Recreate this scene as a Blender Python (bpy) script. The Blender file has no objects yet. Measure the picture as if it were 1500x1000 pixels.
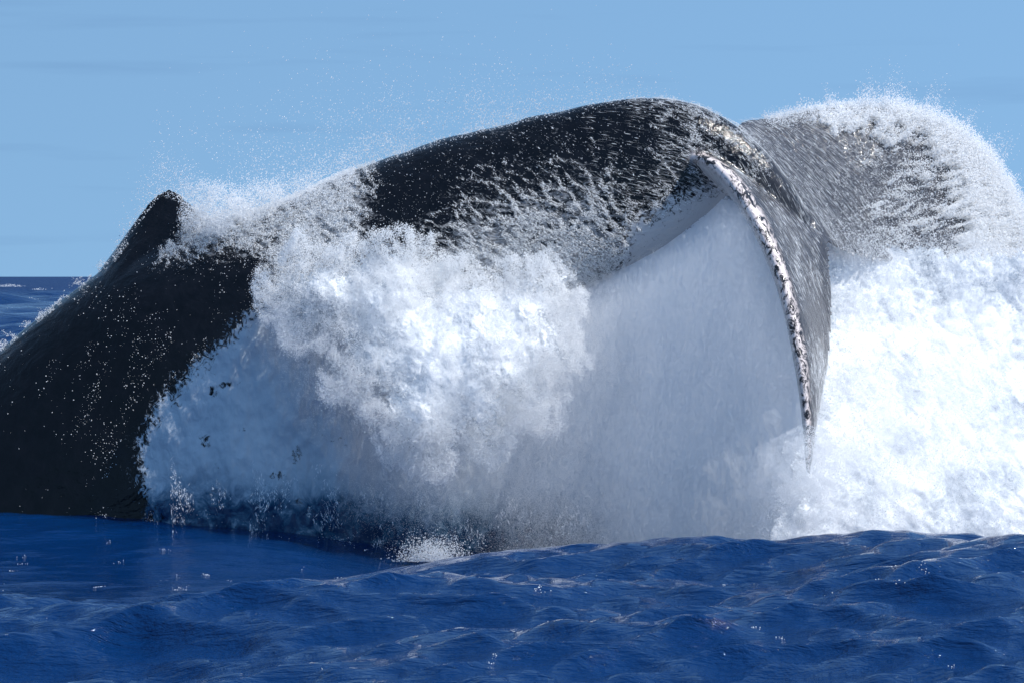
import bpy, math, random
import numpy as np
from mathutils import Vector, kdtree

random.seed(7)
RNG = np.random.default_rng(11)
scene = bpy.context.scene
col = scene.collection

# ------------------------------------------------------------------ camera
CAM_Z = 1.9
LENS = 112.0
F = LENS / 36.0 * 1500.0                      # focal length in pixels of a 1500 px wide picture
PITCH = math.atan(95.0 / F)                   # horizon a little above the middle
cam_d = bpy.data.cameras.new("camera")
cam_d.lens = LENS
cam_d.sensor_width = 36.0
cam_d.clip_start = 0.1
cam_d.clip_end = 30000.0
cam = bpy.data.objects.new("camera", cam_d)
cam.location = (0, 0, CAM_Z)
cam.rotation_euler = (math.pi / 2 - PITCH, 0, 0)
col.objects.link(cam)
scene.camera = cam

# ------------------------------------------------------------------ sky, sun, exposure
SUN_EL, SUN_AZ = math.radians(50.0), math.radians(-12.0)   # azimuth from +X towards -Y (camera side)
sun_dir = Vector((math.cos(SUN_EL) * math.cos(SUN_AZ), math.cos(SUN_EL) * math.sin(SUN_AZ), math.sin(SUN_EL)))

world = bpy.data.worlds.new("World")
scene.world = world
world.use_nodes = True
wn, wl = world.node_tree.nodes, world.node_tree.links
wn.clear()
w_out = wn.new("ShaderNodeOutputWorld")
w_bg = wn.new("ShaderNodeBackground")
w_bg.inputs["Strength"].default_value = 0.129
sky = wn.new("ShaderNodeTexSky")
sky.sky_type = 'NISHITA'
sky.sun_disc = False
sky.sun_elevation = SUN_EL
sky.sun_rotation = math.atan2(sun_dir.x, sun_dir.y)
sky.altitude = 0.0
sky.air_density = 2.0
sky.dust_density = 0.0
sky.ozone_density = 3.0
w_co = wn.new("ShaderNodeTexCoord")
w_add = wn.new("ShaderNodeVectorMath"); w_add.operation = 'ADD'
w_add.inputs[1].default_value = (0, 0, 0.45)               # clear marine air: blue down to the horizon
w_nrm = wn.new("ShaderNodeVectorMath"); w_nrm.operation = 'NORMALIZE'
wl.new(w_co.outputs["Generated"], w_add.inputs[0])
wl.new(w_add.outputs[0], w_nrm.inputs[0])
wl.new(w_nrm.outputs[0], sky.inputs["Vector"])
# a few faint streaks of thin cloud
w_map = wn.new("ShaderNodeMapping"); w_map.inputs["Scale"].default_value = (9, 9, 130)
w_noise = wn.new("ShaderNodeTexNoise"); w_noise.inputs["Scale"].default_value = 1.0; w_noise.inputs["Detail"].default_value = 5
w_ramp = wn.new("ShaderNodeMapRange")
w_ramp.inputs["From Min"].default_value = 0.56; w_ramp.inputs["From Max"].default_value = 0.75
w_ramp.inputs["To Min"].default_value = 0.0; w_ramp.inputs["To Max"].default_value = 0.35
w_mix = wn.new("ShaderNodeMixRGB"); w_mix.blend_type = 'MULTIPLY'
w_mix.inputs["Color2"].default_value = (0.70, 0.73, 0.80, 1)
wl.new(w_co.outputs["Generated"], w_map.inputs[0])
wl.new(w_map.outputs[0], w_noise.inputs["Vector"])
wl.new(w_noise.outputs[0], w_ramp.inputs[0])
wl.new(w_ramp.outputs[0], w_mix.inputs["Fac"])
wl.new(sky.outputs[0], w_mix.inputs["Color1"])
w_tint = wn.new("ShaderNodeMixRGB"); w_tint.blend_type = 'MULTIPLY'   # the cool white balance of a clear trade-wind sky
w_tint.inputs["Fac"].default_value = 1.0
w_tint.inputs["Color2"].default_value = (0.79, 0.95, 1.08, 1)
wl.new(w_mix.outputs[0], w_tint.inputs["Color1"])
wl.new(w_tint.outputs[0], w_bg.inputs["Color"])
wl.new(w_bg.outputs[0], w_out.inputs["Surface"])

sun_l = bpy.data.lights.new("sun", 'SUN')
sun_l.energy = 5.0
sun_l.angle = math.radians(0.5)
sun_l.color = (1.0, 0.965, 0.91)
sun_o = bpy.data.objects.new("sun", sun_l)
sun_o.rotation_euler = sun_dir.to_track_quat('Z', 'Y').to_euler()
sun_o.location = (40, -30, 60)
col.objects.link(sun_o)

scene.view_settings.view_transform = 'Standard'
scene.view_settings.look = 'None'
scene.view_settings.gamma = 1.0
scene.view_settings.exposure = 0.22
scene.view_settings.use_curve_mapping = False
scene.render.engine = 'CYCLES'
scene.cycles.max_bounces = 10
scene.cycles.diffuse_bounces = 4
scene.cycles.glossy_bounces = 4
scene.cycles.transparent_max_bounces = 16
scene.cycles.caustics_reflective = False
scene.cycles.caustics_refractive = False

# ------------------------------------------------------------------ helpers
CP, SP = math.cos(PITCH), math.sin(PITCH)

def P(px, py, Y):
    """World point(s) at distance Y that the photograph shows at pixel px, py of 1500 x 1000."""
    px, py, Y = np.broadcast_arrays(np.asarray(px, float), np.asarray(py, float), np.asarray(Y, float))
    dx, dy = (px - 750.0) / F, (500.0 - py) / F
    fy = CP + dy * SP
    fz = -SP + dy * CP
    t = Y / fy
    return np.stack([dx * t, Y, CAM_Z + fz * t], axis=-1)

def to_px(p):
    x, y, z = p[:, 0], p[:, 1], p[:, 2] - CAM_Z
    depth = y * CP - z * SP
    up = y * SP + z * CP
    return 750.0 + F * x / depth, 500.0 - F * up / depth

def smooth(a, b, x):
    t = np.clip((x - a) / (b - a), 0, 1)
    return t * t * (3 - 2 * t)

_perm = np.random.default_rng(5).permutation(256)
_perm = np.concatenate([_perm, _perm, _perm])
_g = np.random.default_rng(6).normal(size=(256, 3))
_g /= np.linalg.norm(_g, axis=1, keepdims=True)

def perlin(p):
    """Gradient noise, about -0.7..0.7, of n x 3 points."""
    out = np.empty(len(p))
    for a in range(0, len(p), 400000):
        q = p[a:a + 400000]
        i = np.floor(q).astype(np.int64)
        f = q - i
        i &= 255
        u = f * f * f * (f * (f * 6 - 15) + 10)
        r = 0
        for cx in (0, 1):
            wx = u[:, 0] if cx else 1 - u[:, 0]
            hx = _perm[i[:, 0] + cx]
            for cy in (0, 1):
                wy = u[:, 1] if cy else 1 - u[:, 1]
                hy = _perm[hx + i[:, 1] + cy]
                for cz in (0, 1):
                    wz = u[:, 2] if cz else 1 - u[:, 2]
                    h = _perm[hy + i[:, 2] + cz]
                    g = _g[h]
                    r = r + wx * wy * wz * (g[:, 0] * (f[:, 0] - cx) + g[:, 1] * (f[:, 1] - cy) + g[:, 2] * (f[:, 2] - cz))
        out[a:a + 400000] = r
    return out

def fbm(p, octaves=4, gain=0.5, lac=2.1, ridged=False, billow=False):
    p = np.asarray(p, float)
    s, a, tot = 0, 1.0, 0
    for k in range(octaves):
        n = perlin(p + 17.3 * k)
        if ridged:
            n = 1 - np.abs(n) * 2.6
        elif billow:
            n = np.abs(n) * 2.2
        s = s + a * n
        tot += a
        a *= gain
        p = p * lac
    return s / tot

def inside(poly, px, py):
    """Signed distance in pixels to a closed outline, positive inside."""
    poly = np.asarray(poly, float)
    n = len(poly)
    d = np.full(px.shape, 1e9)
    ins = np.zeros(px.shape, bool)
    for k in range(n):
        (x0, y0), (x1, y1) = poly[k], poly[(k + 1) % n]
        ex, ey = x1 - x0, y1 - y0
        t = np.clip(((px - x0) * ex + (py - y0) * ey) / (ex * ex + ey * ey + 1e-9), 0, 1)
        d = np.minimum(d, np.hypot(px - x0 - t * ex, py - y0 - t * ey))
        c = ((y0 > py) != (y1 > py)) & (px < (x1 - x0) * (py - y0) / (y1 - y0 + 1e-12) + x0)
        ins ^= c
    return np.where(ins, d, -d)

def curve(x, xs, ys, soft=45.0):
    """Interpolation without kinks."""
    t = np.arange(min(xs) - 300.0, max(xs) + 300.0, 4.0)
    v = np.interp(t, xs, ys)
    k = np.exp(-0.5 * (np.arange(-40, 41) * 4.0 / soft) ** 2)
    v = np.convolve(np.pad(v, 40, mode="edge"), k / k.sum(), mode="valid")
    return np.interp(x, t, v)

def catmull(pts, n):
    """Smooth curve through pts (m x k), n samples, even in the control parameter."""
    pts = np.asarray(pts, float)
    m = len(pts)
    ext = np.vstack([2 * pts[0] - pts[1], pts, 2 * pts[-1] - pts[-2]])
    t = np.linspace(0, m - 1 - 1e-9, n)
    i = t.astype(int)
    f = (t - i)[:, None]
    a, b, c, d = ext[i], ext[i + 1], ext[i + 2], ext[i + 3]
    return 0.5 * (2 * b + (c - a) * f + (2 * a - 5 * b + 4 * c - d) * f ** 2 + (3 * b - a - 3 * c + d) * f ** 3)

def mesh_object(name, verts, faces, mat, smooth_shade=True, kind=None, label=None, cat=None):
    me = bpy.data.meshes.new(name)
    verts = np.asarray(verts, np.float32)
    faces = np.asarray(faces, np.int32)
    k = faces.shape[1]
    me.vertices.add(len(verts)); me.vertices.foreach_set("co", verts.ravel())
    me.loops.add(faces.size); me.loops.foreach_set("vertex_index", faces.ravel())
    me.polygons.add(len(faces))
    me.polygons.foreach_set("loop_start", np.arange(0, faces.size, k, dtype=np.int32))
    me.update(calc_edges=True)
    me.validate()
    me.polygons.foreach_set("use_smooth", np.full(len(me.polygons), smooth_shade))
    if mat: me.materials.append(mat)
    o = bpy.data.objects.new(name, me)
    col.objects.link(o)
    if kind: o["kind"] = kind
    if label: o["label"] = label
    if cat: o["category"] = cat
    return o

def set_attr(o, name, vals):
    a = o.data.attributes.new(name, 'FLOAT', 'POINT')
    a.data.foreach_set("value", np.asarray(vals, np.float32))

def grid_faces(nr, nc, keep=None):
    i = np.arange(nr * nc).reshape(nr, nc)
    f = np.stack([i[:-1, :-1], i[:-1, 1:], i[1:, 1:], i[1:, :-1]], -1).reshape(-1, 4)
    if keep is not None:
        k = keep.reshape(-1)
        f = f[k[f].all(axis=1)]
    return f

def compact(verts, faces, *attrs):
    used, inv = np.unique(faces, return_inverse=True)
    return (verts[used], inv.reshape(faces.shape)) + tuple(a[used] for a in attrs)

def tube_faces(ns, nr):
    """Faces of a loft of ns closed rings of nr points, capped by fans at two extra vertices."""
    quads = []
    for s in range(ns - 1):
        for r in range(nr):
            quads.append((s * nr + r, s * nr + (r + 1) % nr, (s + 1) * nr + (r + 1) % nr, (s + 1) * nr + r))
    tris = []
    a, b = ns * nr, ns * nr + 1
    for r in range(nr):
        tris.append((a, (r + 1) % nr, r))
        tris.append((b, (ns - 1) * nr + r, (ns - 1) * nr + (r + 1) % nr))
    return [list(q) for q in quads] + [list(t) for t in tris]

# ------------------------------------------------------------------ materials
class Mat:
    def __init__(self, name):
        self.m = bpy.data.materials.new(name)
        self.m.use_nodes = True
        self.n, self.l = self.m.node_tree.nodes, self.m.node_tree.links
        self.n.clear()
        self.out = self.n.new("ShaderNodeOutputMaterial")
    def node(self, t, **kw):
        nd = self.n.new(t)
        for k, v in kw.items(): setattr(nd, k, v)
        return nd
    def bsdf(self, **kw):
        b = self.node("ShaderNodeBsdfPrincipled")
        for k, v in kw.items(): b.inputs[k].default_value = v
        return b
    def link(self, a, b): self.l.new(a, b)
    def obj_co(self, scale=(1, 1, 1), rot=(0, 0, 0)):
        c = self.node("ShaderNodeTexCoord")
        m = self.node("ShaderNodeMapping")
        m.inputs["Scale"].default_value = scale
        m.inputs["Rotation"].default_value = rot
        self.link(c.outputs["Object"], m.inputs[0])
        return m.outputs[0]
    def noise(self, vec, scale, detail=4, rough=0.55, dist=0.0):
        t = self.node("ShaderNodeTexNoise")
        t.inputs["Scale"].default_value = scale
        t.inputs["Detail"].default_value = detail
        t.inputs["Roughness"].default_value = rough
        t.inputs["Distortion"].default_value = dist
        self.link(vec, t.inputs["Vector"])
        return t.outputs[0]
    def attr(self, name):
        a = self.node("ShaderNodeAttribute"); a.attribute_name = name
        return a.outputs["Fac"]
    def rng(self, v, a, b, c=0.0, d=1.0, smoothstep=False):
        r = self.node("ShaderNodeMapRange")
        if smoothstep: r.interpolation_type = 'SMOOTHSTEP'
        for k, x in zip(("From Min", "From Max", "To Min", "To Max"), (a, b, c, d)): r.inputs[k].default_value = x
        self.link(v, r.inputs[0])
        return r.outputs[0]
    def math(self, op, a, b=None):
        m = self.node("ShaderNodeMath", operation=op)
        for k, x in enumerate((a, b)):
            if x is None: continue
            if isinstance(x, (int, float)): m.inputs[k].default_value = x
            else: self.link(x, m.inputs[k])
        return m.outputs[0]
    def mix(self, f, a, b):
        m = self.node("ShaderNodeMixRGB")
        if isinstance(f, (int, float)): m.inputs[0].default_value = f
        else: self.link(f, m.inputs[0])
        for k, x in ((1, a), (2, b)):
            if isinstance(x, tuple): m.inputs[k].default_value = x + (1,)
            else: self.link(x, m.inputs[k])
        return m.outputs[0]
    def bump(self, h, strength, dist, prev=None):
        b = self.node("ShaderNodeBump")
        b.inputs["Strength"].default_value = strength
        b.inputs["Distance"].default_value = dist
        self.link(h, b.inputs["Height"])
        if prev is not None: self.link(prev, b.inputs["Normal"])
        return b.outputs[0]

def mat_sea():
    M = Mat("sea_water")
    b = M.bsdf(**{"Roughness": 0.07, "IOR": 1.333, "Base Color": (0.0005, 0.0195, 0.083, 1)})
    co = M.obj_co((0.33, 1.1, 1.0), (0, 0, 0.25))
    n1 = M.noise(co, 2.8, 7, 0.65, 0.5)
    n2 = M.noise(M.obj_co((0.45, 1.2, 1.0), (0, 0, 0.1)), 9.0, 4, 0.6, 0.4)
    n0 = M.noise(M.obj_co((0.25, 0.5, 1.0), (0, 0, 0.5)), 1.0, 3, 0.6, 0.3)
    ch = M.attr("chop")
    def bumps(h, k, d, prev=None):
        nd = M.bump(h, 1.0, d, prev)
        M.link(M.math('MULTIPLY', ch, k), nd.node.inputs["Strength"])
        return nd
    nb = bumps(n0, 0.5, 0.5)
    nb = bumps(n1, 0.6, 0.14, nb)
    nb = bumps(n2, 0.8, 0.04, nb)
    nb = bumps(M.noise(M.obj_co((0.4, 1.1, 1.0), (0, 0, 0.2)), 26.0, 3, 0.6, 0.3), 0.7, 0.016, nb)
    M.link(M.rng(M.attr("far_chop"), 0, 1, 0.035, 0.55), b.inputs["Roughness"])
    nf = M.bump(M.noise(M.obj_co((0.5, 1, 1)), 0.12, 6, 0.7), 1.0, 3.0, nb)
    M.link(M.attr("far_chop"), nf.node.inputs["Strength"])
    nb = nf
    M.link(nb, b.inputs["Normal"])
    M.link(b.outputs[0], M.out.inputs[0])
    return M.m

def mat_skin():
    M = Mat("wet_whale_skin")
    b = M.bsdf(**{"Roughness": 0.09, "IOR": 1.33})
    co = M.obj_co()
    blotch = M.noise(co, 9.0, 5, 0.6)
    fine = M.noise(M.obj_co((1, 1, 1)), 22.0, 7, 0.72, 1.0)
    base = M.mix(M.rng(blotch, 0.35, 0.7), (0.0015, 0.0015, 0.0025), (0.005, 0.005, 0.007))
    # white underside with a speckled border
    v = M.math('ADD', M.attr("ventral"), M.rng(fine, 0.25, 0.75, -0.38, 0.38))
    vent = M.rng(v, 0.42, 0.58, 0, 1, True)
    base = M.mix(vent, base, (0.56, 0.55, 0.55))
    # flukes' upper side greyed: wet film, mist and sky reflection put into colour
    g = M.math('MULTIPLY', M.attr("fluke"), M.rng(fine, 0.3, 0.7, 0.35, 1.0))
    base = M.mix(M.math('MULTIPLY', g, M.math('SUBTRACT', 1.0, vent)), base, (0.075, 0.075, 0.085))
    # leading edge mottled pink white and black
    mo = M.noise(M.obj_co((1, 0.5, 0.6), (0, 0.4, 0)), 15.0, 6, 0.72, 1.5)
    e = M.math('MULTIPLY', M.attr("edge"), M.rng(mo, 0.44, 0.53, 0, 1, True))
    base = M.mix(M.attr("edge"), base, (0.02, 0.02, 0.024))
    base = M.mix(e, base, (0.72, 0.63, 0.6))
    # thin film of foam left by the water running off
    lc = M.noise(M.obj_co((1, 1, 2.1), (0, -0.58, 0)), 9.0, 8, 0.72, 1.5)
    lf = M.rng(M.math('ADD', M.attr("foam"), M.rng(lc, 0.25, 0.75, -0.5, 0.5)), 0.42, 0.95, 0, 0.75)
    base = M.mix(lf, base, (0.62, 0.63, 0.65))
    M.link(M.rng(lf, 0, 0.5, 0.11, 0.5), b.inputs["Roughness"])
    M.link(base, b.inputs["Base Color"])
    wet = M.noise(M.obj_co((1, 1, 0.45), (0, 0.5, 0)), 26.0, 5, 0.65, 0.8)
    nb0 = M.bump(M.noise(co, 3.2, 4, 0.55, 0.6), 0.35, 0.09)
    nb = M.bump(wet, 0.28, 0.02, nb0)
    nb = M.bump(M.noise(co, 90.0, 3, 0.6), 0.12, 0.004, nb)
    M.link(nb, b.inputs["Normal"])
    M.link(b.outputs[0], M.out.inputs[0])
    return M.m

def mat_foam(name="foam", tint=(0.94, 0.945, 0.95), trans=0.4):
    M = Mat(name)
    d = M.node("ShaderNodeBsdfDiffuse"); d.inputs[0].default_value = tint + (1,)
    t = M.node("ShaderNodeBsdfTranslucent"); t.inputs[0].default_value = tint + (1,)
    g = M.node("ShaderNodeBsdfGlossy"); g.inputs["Roughness"].default_value = 0.25
    m1 = M.node("ShaderNodeMixShader"); m1.inputs[0].default_value = trans
    M.link(d.outputs[0], m1.inputs[1]); M.link(t.outputs[0], m1.inputs[2])
    m2 = M.node("ShaderNodeMixShader"); m2.inputs[0].default_value = 0.06
    M.link(m1.outputs[0], m2.inputs[1]); M.link(g.outputs[0], m2.inputs[2])
    M.link(m2.outputs[0], M.out.inputs[0])
    return M.m

def mat_foam_mass():
    """Aerated water of the splash: white where full of air, greyer and clearer where less."""
    M = Mat("foam_mass")
    b = M.bsdf(**{"Roughness": 0.45, "IOR": 1.33, "Subsurface Weight": 1.0, "Subsurface Scale": 0.03, "Subsurface Radius": (1.0, 1.0, 1.0)})
    co = M.obj_co()
    n = M.noise(co, 16.0, 7, 0.68, 0.8)
    a = M.attr("air")
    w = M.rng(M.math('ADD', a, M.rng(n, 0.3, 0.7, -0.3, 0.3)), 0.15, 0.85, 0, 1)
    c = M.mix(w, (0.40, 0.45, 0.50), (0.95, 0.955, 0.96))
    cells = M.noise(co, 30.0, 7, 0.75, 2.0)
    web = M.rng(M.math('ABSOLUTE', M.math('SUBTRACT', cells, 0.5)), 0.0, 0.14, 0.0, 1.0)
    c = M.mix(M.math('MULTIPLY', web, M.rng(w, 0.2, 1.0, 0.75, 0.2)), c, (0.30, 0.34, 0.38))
    M.link(c, b.inputs["Base Color"])
    nb = M.bump(M.noise(co, 38.0, 6, 0.7, 1.0), 0.32, 0.02)
    M.link(nb, b.inputs["Normal"])
    tr = M.node("ShaderNodeBsdfTransparent")
    mx = M.node("ShaderNodeMixShader")
    al = M.rng(M.math('ADD', M.attr("cover"), M.rng(M.noise(M.obj_co((1, 1, 1.5), (0, -0.6, 0)), 17.0, 9, 0.74, 1.2), 0.25, 0.75, -0.5, 0.5)), 0.42, 0.6, 0, 1, True)
    M.link(al, mx.inputs[0]); M.link(tr.outputs[0], mx.inputs[1]); M.link(b.outputs[0], mx.inputs[2])
    M.link(mx.outputs[0], M.out.inputs[0])
    return M.m

def mat_veil():
    """Sheet of falling water and mist under the tail stock."""
    M = Mat("water_veil")
    b = M.bsdf(**{"Roughness": 0.3, "IOR": 1.33})
    co = M.obj_co()
    lump = M.noise(M.obj_co((1.0, 1, 0.9)), 7.5, 9, 0.7, 1.2)
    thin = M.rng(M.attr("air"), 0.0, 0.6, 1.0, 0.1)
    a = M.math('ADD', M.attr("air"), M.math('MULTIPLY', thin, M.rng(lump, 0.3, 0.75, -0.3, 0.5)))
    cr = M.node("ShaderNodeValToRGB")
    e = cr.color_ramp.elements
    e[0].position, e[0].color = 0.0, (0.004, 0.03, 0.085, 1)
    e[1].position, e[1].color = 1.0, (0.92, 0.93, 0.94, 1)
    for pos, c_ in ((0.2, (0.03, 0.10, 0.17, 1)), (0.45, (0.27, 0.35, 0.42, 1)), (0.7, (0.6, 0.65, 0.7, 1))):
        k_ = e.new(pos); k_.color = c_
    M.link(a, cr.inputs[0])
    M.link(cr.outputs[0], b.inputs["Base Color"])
    tl = M.node("ShaderNodeBsdfTranslucent")
    M.link(cr.outputs[0], tl.inputs[0])
    bt = M.node("ShaderNodeMixShader")
    M.link(M.rng(M.attr("air"), 0.4, 1.0, 0.0, 0.35), bt.inputs[0])
    M.link(b.outputs[0], bt.inputs[1]); M.link(tl.outputs[0], bt.inputs[2])
    M.link(M.rng(M.attr("glass"), 0, 1, 0.55, 0.06), b.inputs["Roughness"])
    streak = M.noise(M.obj_co((1.5, 1, 0.9), (0, -0.6, 0)), 11.0, 5, 0.5, 2.2)
    nb = M.node("ShaderNodeBump"); nb.inputs["Distance"].default_value = 0.05
    M.link(streak, nb.inputs["Height"])
    M.link(M.rng(M.attr("glass"), 0, 1, 0.04, 0.22), nb.inputs["Strength"])
    nb2 = M.bump(M.noise(co, 60.0, 4, 0.65), 0.12, 0.01, nb.outputs[0])
    M.link(nb2, b.inputs["Normal"])
    tr = M.node("ShaderNodeBsdfTransparent")
    mx = M.node("ShaderNodeMixShader")
    brk = M.noise(M.obj_co((1.2, 1, 1.0), (0, -0.5, 0)), 16.0, 6, 0.65, 1.6)
    al = M.rng(M.math('ADD', M.attr("cover"), M.rng(brk, 0.25, 0.75, -0.4, 0.4)), 0.36, 0.66, 0, 1, True)
    M.link(al, mx.inputs[0]); M.link(tr.outputs[0], mx.inputs[1]); M.link(bt.outputs[0], mx.inputs[2])
    M.link(mx.outputs[0], M.out.inputs[0])
    return M.m

SEA, SKIN, FOAM, MASS, VEIL = mat_sea(), mat_skin(), mat_foam(), mat_foam_mass(), mat_veil()

# ------------------------------------------------------------------ sea
WAVES = []
wr = random.Random(3)
for k in range(70):
    lam = 0.22 * (12.0 / 0.22) ** (k / 69.0)
    ang = (math.radians(78) + wr.gauss(0, 0.35)) if k % 2 else (math.radians(122) + wr.gauss(0, 0.3))
    kk = 2 * math.pi / lam
    amp = 0.0056 * lam ** 0.95 * (0.6 + 0.8 * wr.random())
    WAVES.append((lam, kk * math.cos(ang), kk * math.sin(ang), kk, amp, wr.random() * 6.283))

for k in range(60):                                   # wind ripples
    lam = 0.13 * (0.62 / 0.13) ** (k / 59.0)
    ang = math.radians(90) + wr.gauss(0, 0.55)
    kk = 2 * math.pi / lam
    WAVES.append((lam, kk * math.cos(ang), kk * math.sin(ang), kk, 0.0052 * lam * (0.5 + wr.random()), wr.random() * 6.283))

CREST_PX = [-2500, -600, -200, 0, 200, 400, 560, 700, 830, 1000, 1150, 1250, 1340, 1500, 1700, 2200, 4000]
CREST_PY = [900, 890, 892, 892, 886, 852, 832, 816, 812, 803, 798, 782, 771, 774, 800, 860, 880]

def sea_surface(X, Y, cell):
    """Displaced x, y, z of the sea at X, Y; cell: the mesh spacing there, finer waves than it fades out."""
    Ys = np.maximum(Y, 1.0)
    # long swell: a crest between the camera and the whale
    px = 750 + F * X / np.clip(Ys, 12, 18)
    yc = 16.0 + 0.5 * np.sin(X * 0.8 + 0.6)
    zc = CAM_Z - (np.interp(px, CREST_PX, CREST_PY) - 405.0) / F * yc - 0.02
    front = np.exp(-((Y - yc) / 4.2) ** 2)
    back = np.exp(-((Y - yc) / 1.7) ** 2)
    s = np.where(Y < yc, front, back)
    trough = -np.where(Y < 22.3, 0.40 * np.exp(-((Y - 22.3) / 2.6) ** 2), 0.40 * np.exp(-((Y - 22.3) / 3.2) ** 2)) * (0.45 + 0.55 * smooth(-2.2, 0.4, X))
    leftrise = 0.24 * smooth(0.2, -2.4, X) * np.exp(-((Y - 24.6) / 1.9) ** 2)
    z = s * zc + trough + leftrise
    dx = np.zeros_like(X); dy = np.zeros_like(X)
    calm = 0.3 + 0.7 * smooth(28, 34, Y) + 0.8 * smooth(17.4, 15.9, Y)
    far = smooth(28, 45, Y)
    for lam, kx, ky, kk, amp, ph in WAVES:
        keep = np.clip((lam / cell - 2.5) / 3.0, 0, 1)
        if lam > 3.0:
            a = amp * far * 1.25 * keep
        else:
            a = amp * calm * keep * ((1.3 if lam < 0.5 else 0.85) if lam < 1.3 else 1.15)
        p = kx * X + ky * Y + ph
        if lam <= 3.0: a = a * (1 + 0.5 * far)
        z = z + a * np.cos(p)
        q = 0.8
        dx = dx - q * a * kx / kk * np.sin(p)
        dy = dy - q * a * ky / kk * np.sin(p)
    return X + dx, Y + dy, z

rows = [-9000, -2500, -700, -200, -60, -20, -8, -2, 2, 5, 7, 8.5, 9.5, 10.3]
y = 10.8
while y < 28: rows.append(y); y += 0.034
while y < 16000:
    rows.append(y); y *= 1.0035 if y < 400 else (1.007 if y < 1500 else 1.03)
rows = np.array(rows)
inner = np.linspace(-1, 1, 601)
outer = np.array([1.06, 1.2, 1.5, 2.1, 3.2, 5, 9, 18, 40, 110, 400])
cols = np.concatenate([-outer[::-1], inner, outer])
Wd = 0.27 * np.maximum(np.abs(rows), 11.0)
GX = cols[None, :] * Wd[:, None]
GX = np.clip(GX, -14000, 14000)
# keep columns apart where the clip would fold them
for k, c in enumerate(cols):
    if abs(c) > 1.2: GX[:, k] = np.clip(c * Wd, -14000 - 50 * abs(c), 14000 + 50 * abs(c))
GY = np.repeat(rows[:, None], len(cols), 1)
cell = np.maximum(np.gradient(rows)[:, None] * 0.9, np.abs(np.gradient(GX, axis=1)) * 1.3)
cell = np.abs(cell)
sx, sy, sz = sea_surface(GX, GY, cell)
sea_v = np.stack([sx, sy, sz], -1).reshape(-1, 3)
sea = mesh_object("sea", sea_v, grid_faces(*GX.shape), SEA, kind="structure", label="deep blue open sea with rippled swell", cat="sea")
set_attr(sea, "chop", np.clip(0.3 + 0.7 * smooth(27, 34, GY) + 0.78 * smooth(17.6, 16.2, GY), 0, 1).ravel())
set_attr(sea, "far_chop", smooth(80, 500, GY).ravel())

# ------------------------------------------------------------------ whale
def loft(rings, cap0, cap1):
    ns, nr = rings.shape[:2]
    v = np.vstack([rings.reshape(-1, 3), cap0[None], cap1[None]])
    return v, tube_faces(ns, nr)

# tail stock: back outline, belly outline (pixels), distance, half width
BODY = [
    (-430, 900, 60, 1420, 25.3, 1.20), (-200, 690, 200, 1200, 25.2, 1.15), (0, 512, 320, 1000, 25.1, 1.08),
    (100, 432, 385, 860, 25.05, 1.0), (170, 385, 440, 760, 25.0, 0.95), (250, 352, 500, 680, 25.0, 0.9),
    (330, 324, 560, 600, 25.0, 0.84), (420, 293, 630, 540, 25.0, 0.76), (530, 244, 715, 490, 25.0, 0.66),
    (630, 210, 790, 455, 25.0, 0.57), (720, 187, 850, 425, 25.0, 0.49), (840, 158, 925, 390, 25.0, 0.40),
    (940, 144, 985, 355, 25.0, 0.34), (1005, 150, 1035, 322, 25.0, 0.29), (1060, 173, 1075, 305, 25.0, 0.26),
    (1110, 212, 1112, 305, 25.0, 0.22), (1150, 258, 1145, 320, 25.0, 0.17), (1185, 315, 1178, 345, 25.0, 0.09),
]
B = catmull(BODY, 120)
_kn = smooth(430, 520, B[:, 0]) * smooth(960, 800, B[:, 0])      # knuckles of the spine
B[:, 1] += _kn * 9.0 * fbm(np.stack([B[:, 0] * 0.021, B[:, 0] * 0, B[:, 0] * 0 + 1.7], -1), 3)
top, bot = P(B[:, 0], B[:, 1], B[:, 4]), P(B[:, 2], B[:, 3], B[:, 4])
cen, hv = (top + bot) / 2, (top - bot) / 2
th = np.linspace(0, 2 * np.pi, 48, endpoint=False)
ct, st = np.cos(th), np.sin(th)
wid = np.sign(st) * np.abs(st) ** 0.85 * (1 - 0.22 * ct)
rings = cen[:, None] + hv[:, None] * ct[None, :, None] + np.array([0, 1.0, 0])[None, None] * wid[None, :, None] * B[:, 5][:, None, None]
body_v, body_f = loft(rings, cen[0], cen[-1])
pxr, pyr = to_px(rings.reshape(-1, 3))
vent_b = np.clip((-np.tile(ct, len(B)) + 0.05) / 0.85, 0, 1) * smooth(820, 960, pxr) * 0.76
vent_b = np.concatenate([vent_b, [0, 0]])
fluke_b = np.concatenate([smooth(1070, 1150, pxr) * 0.6, [0, 0.6]])

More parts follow.
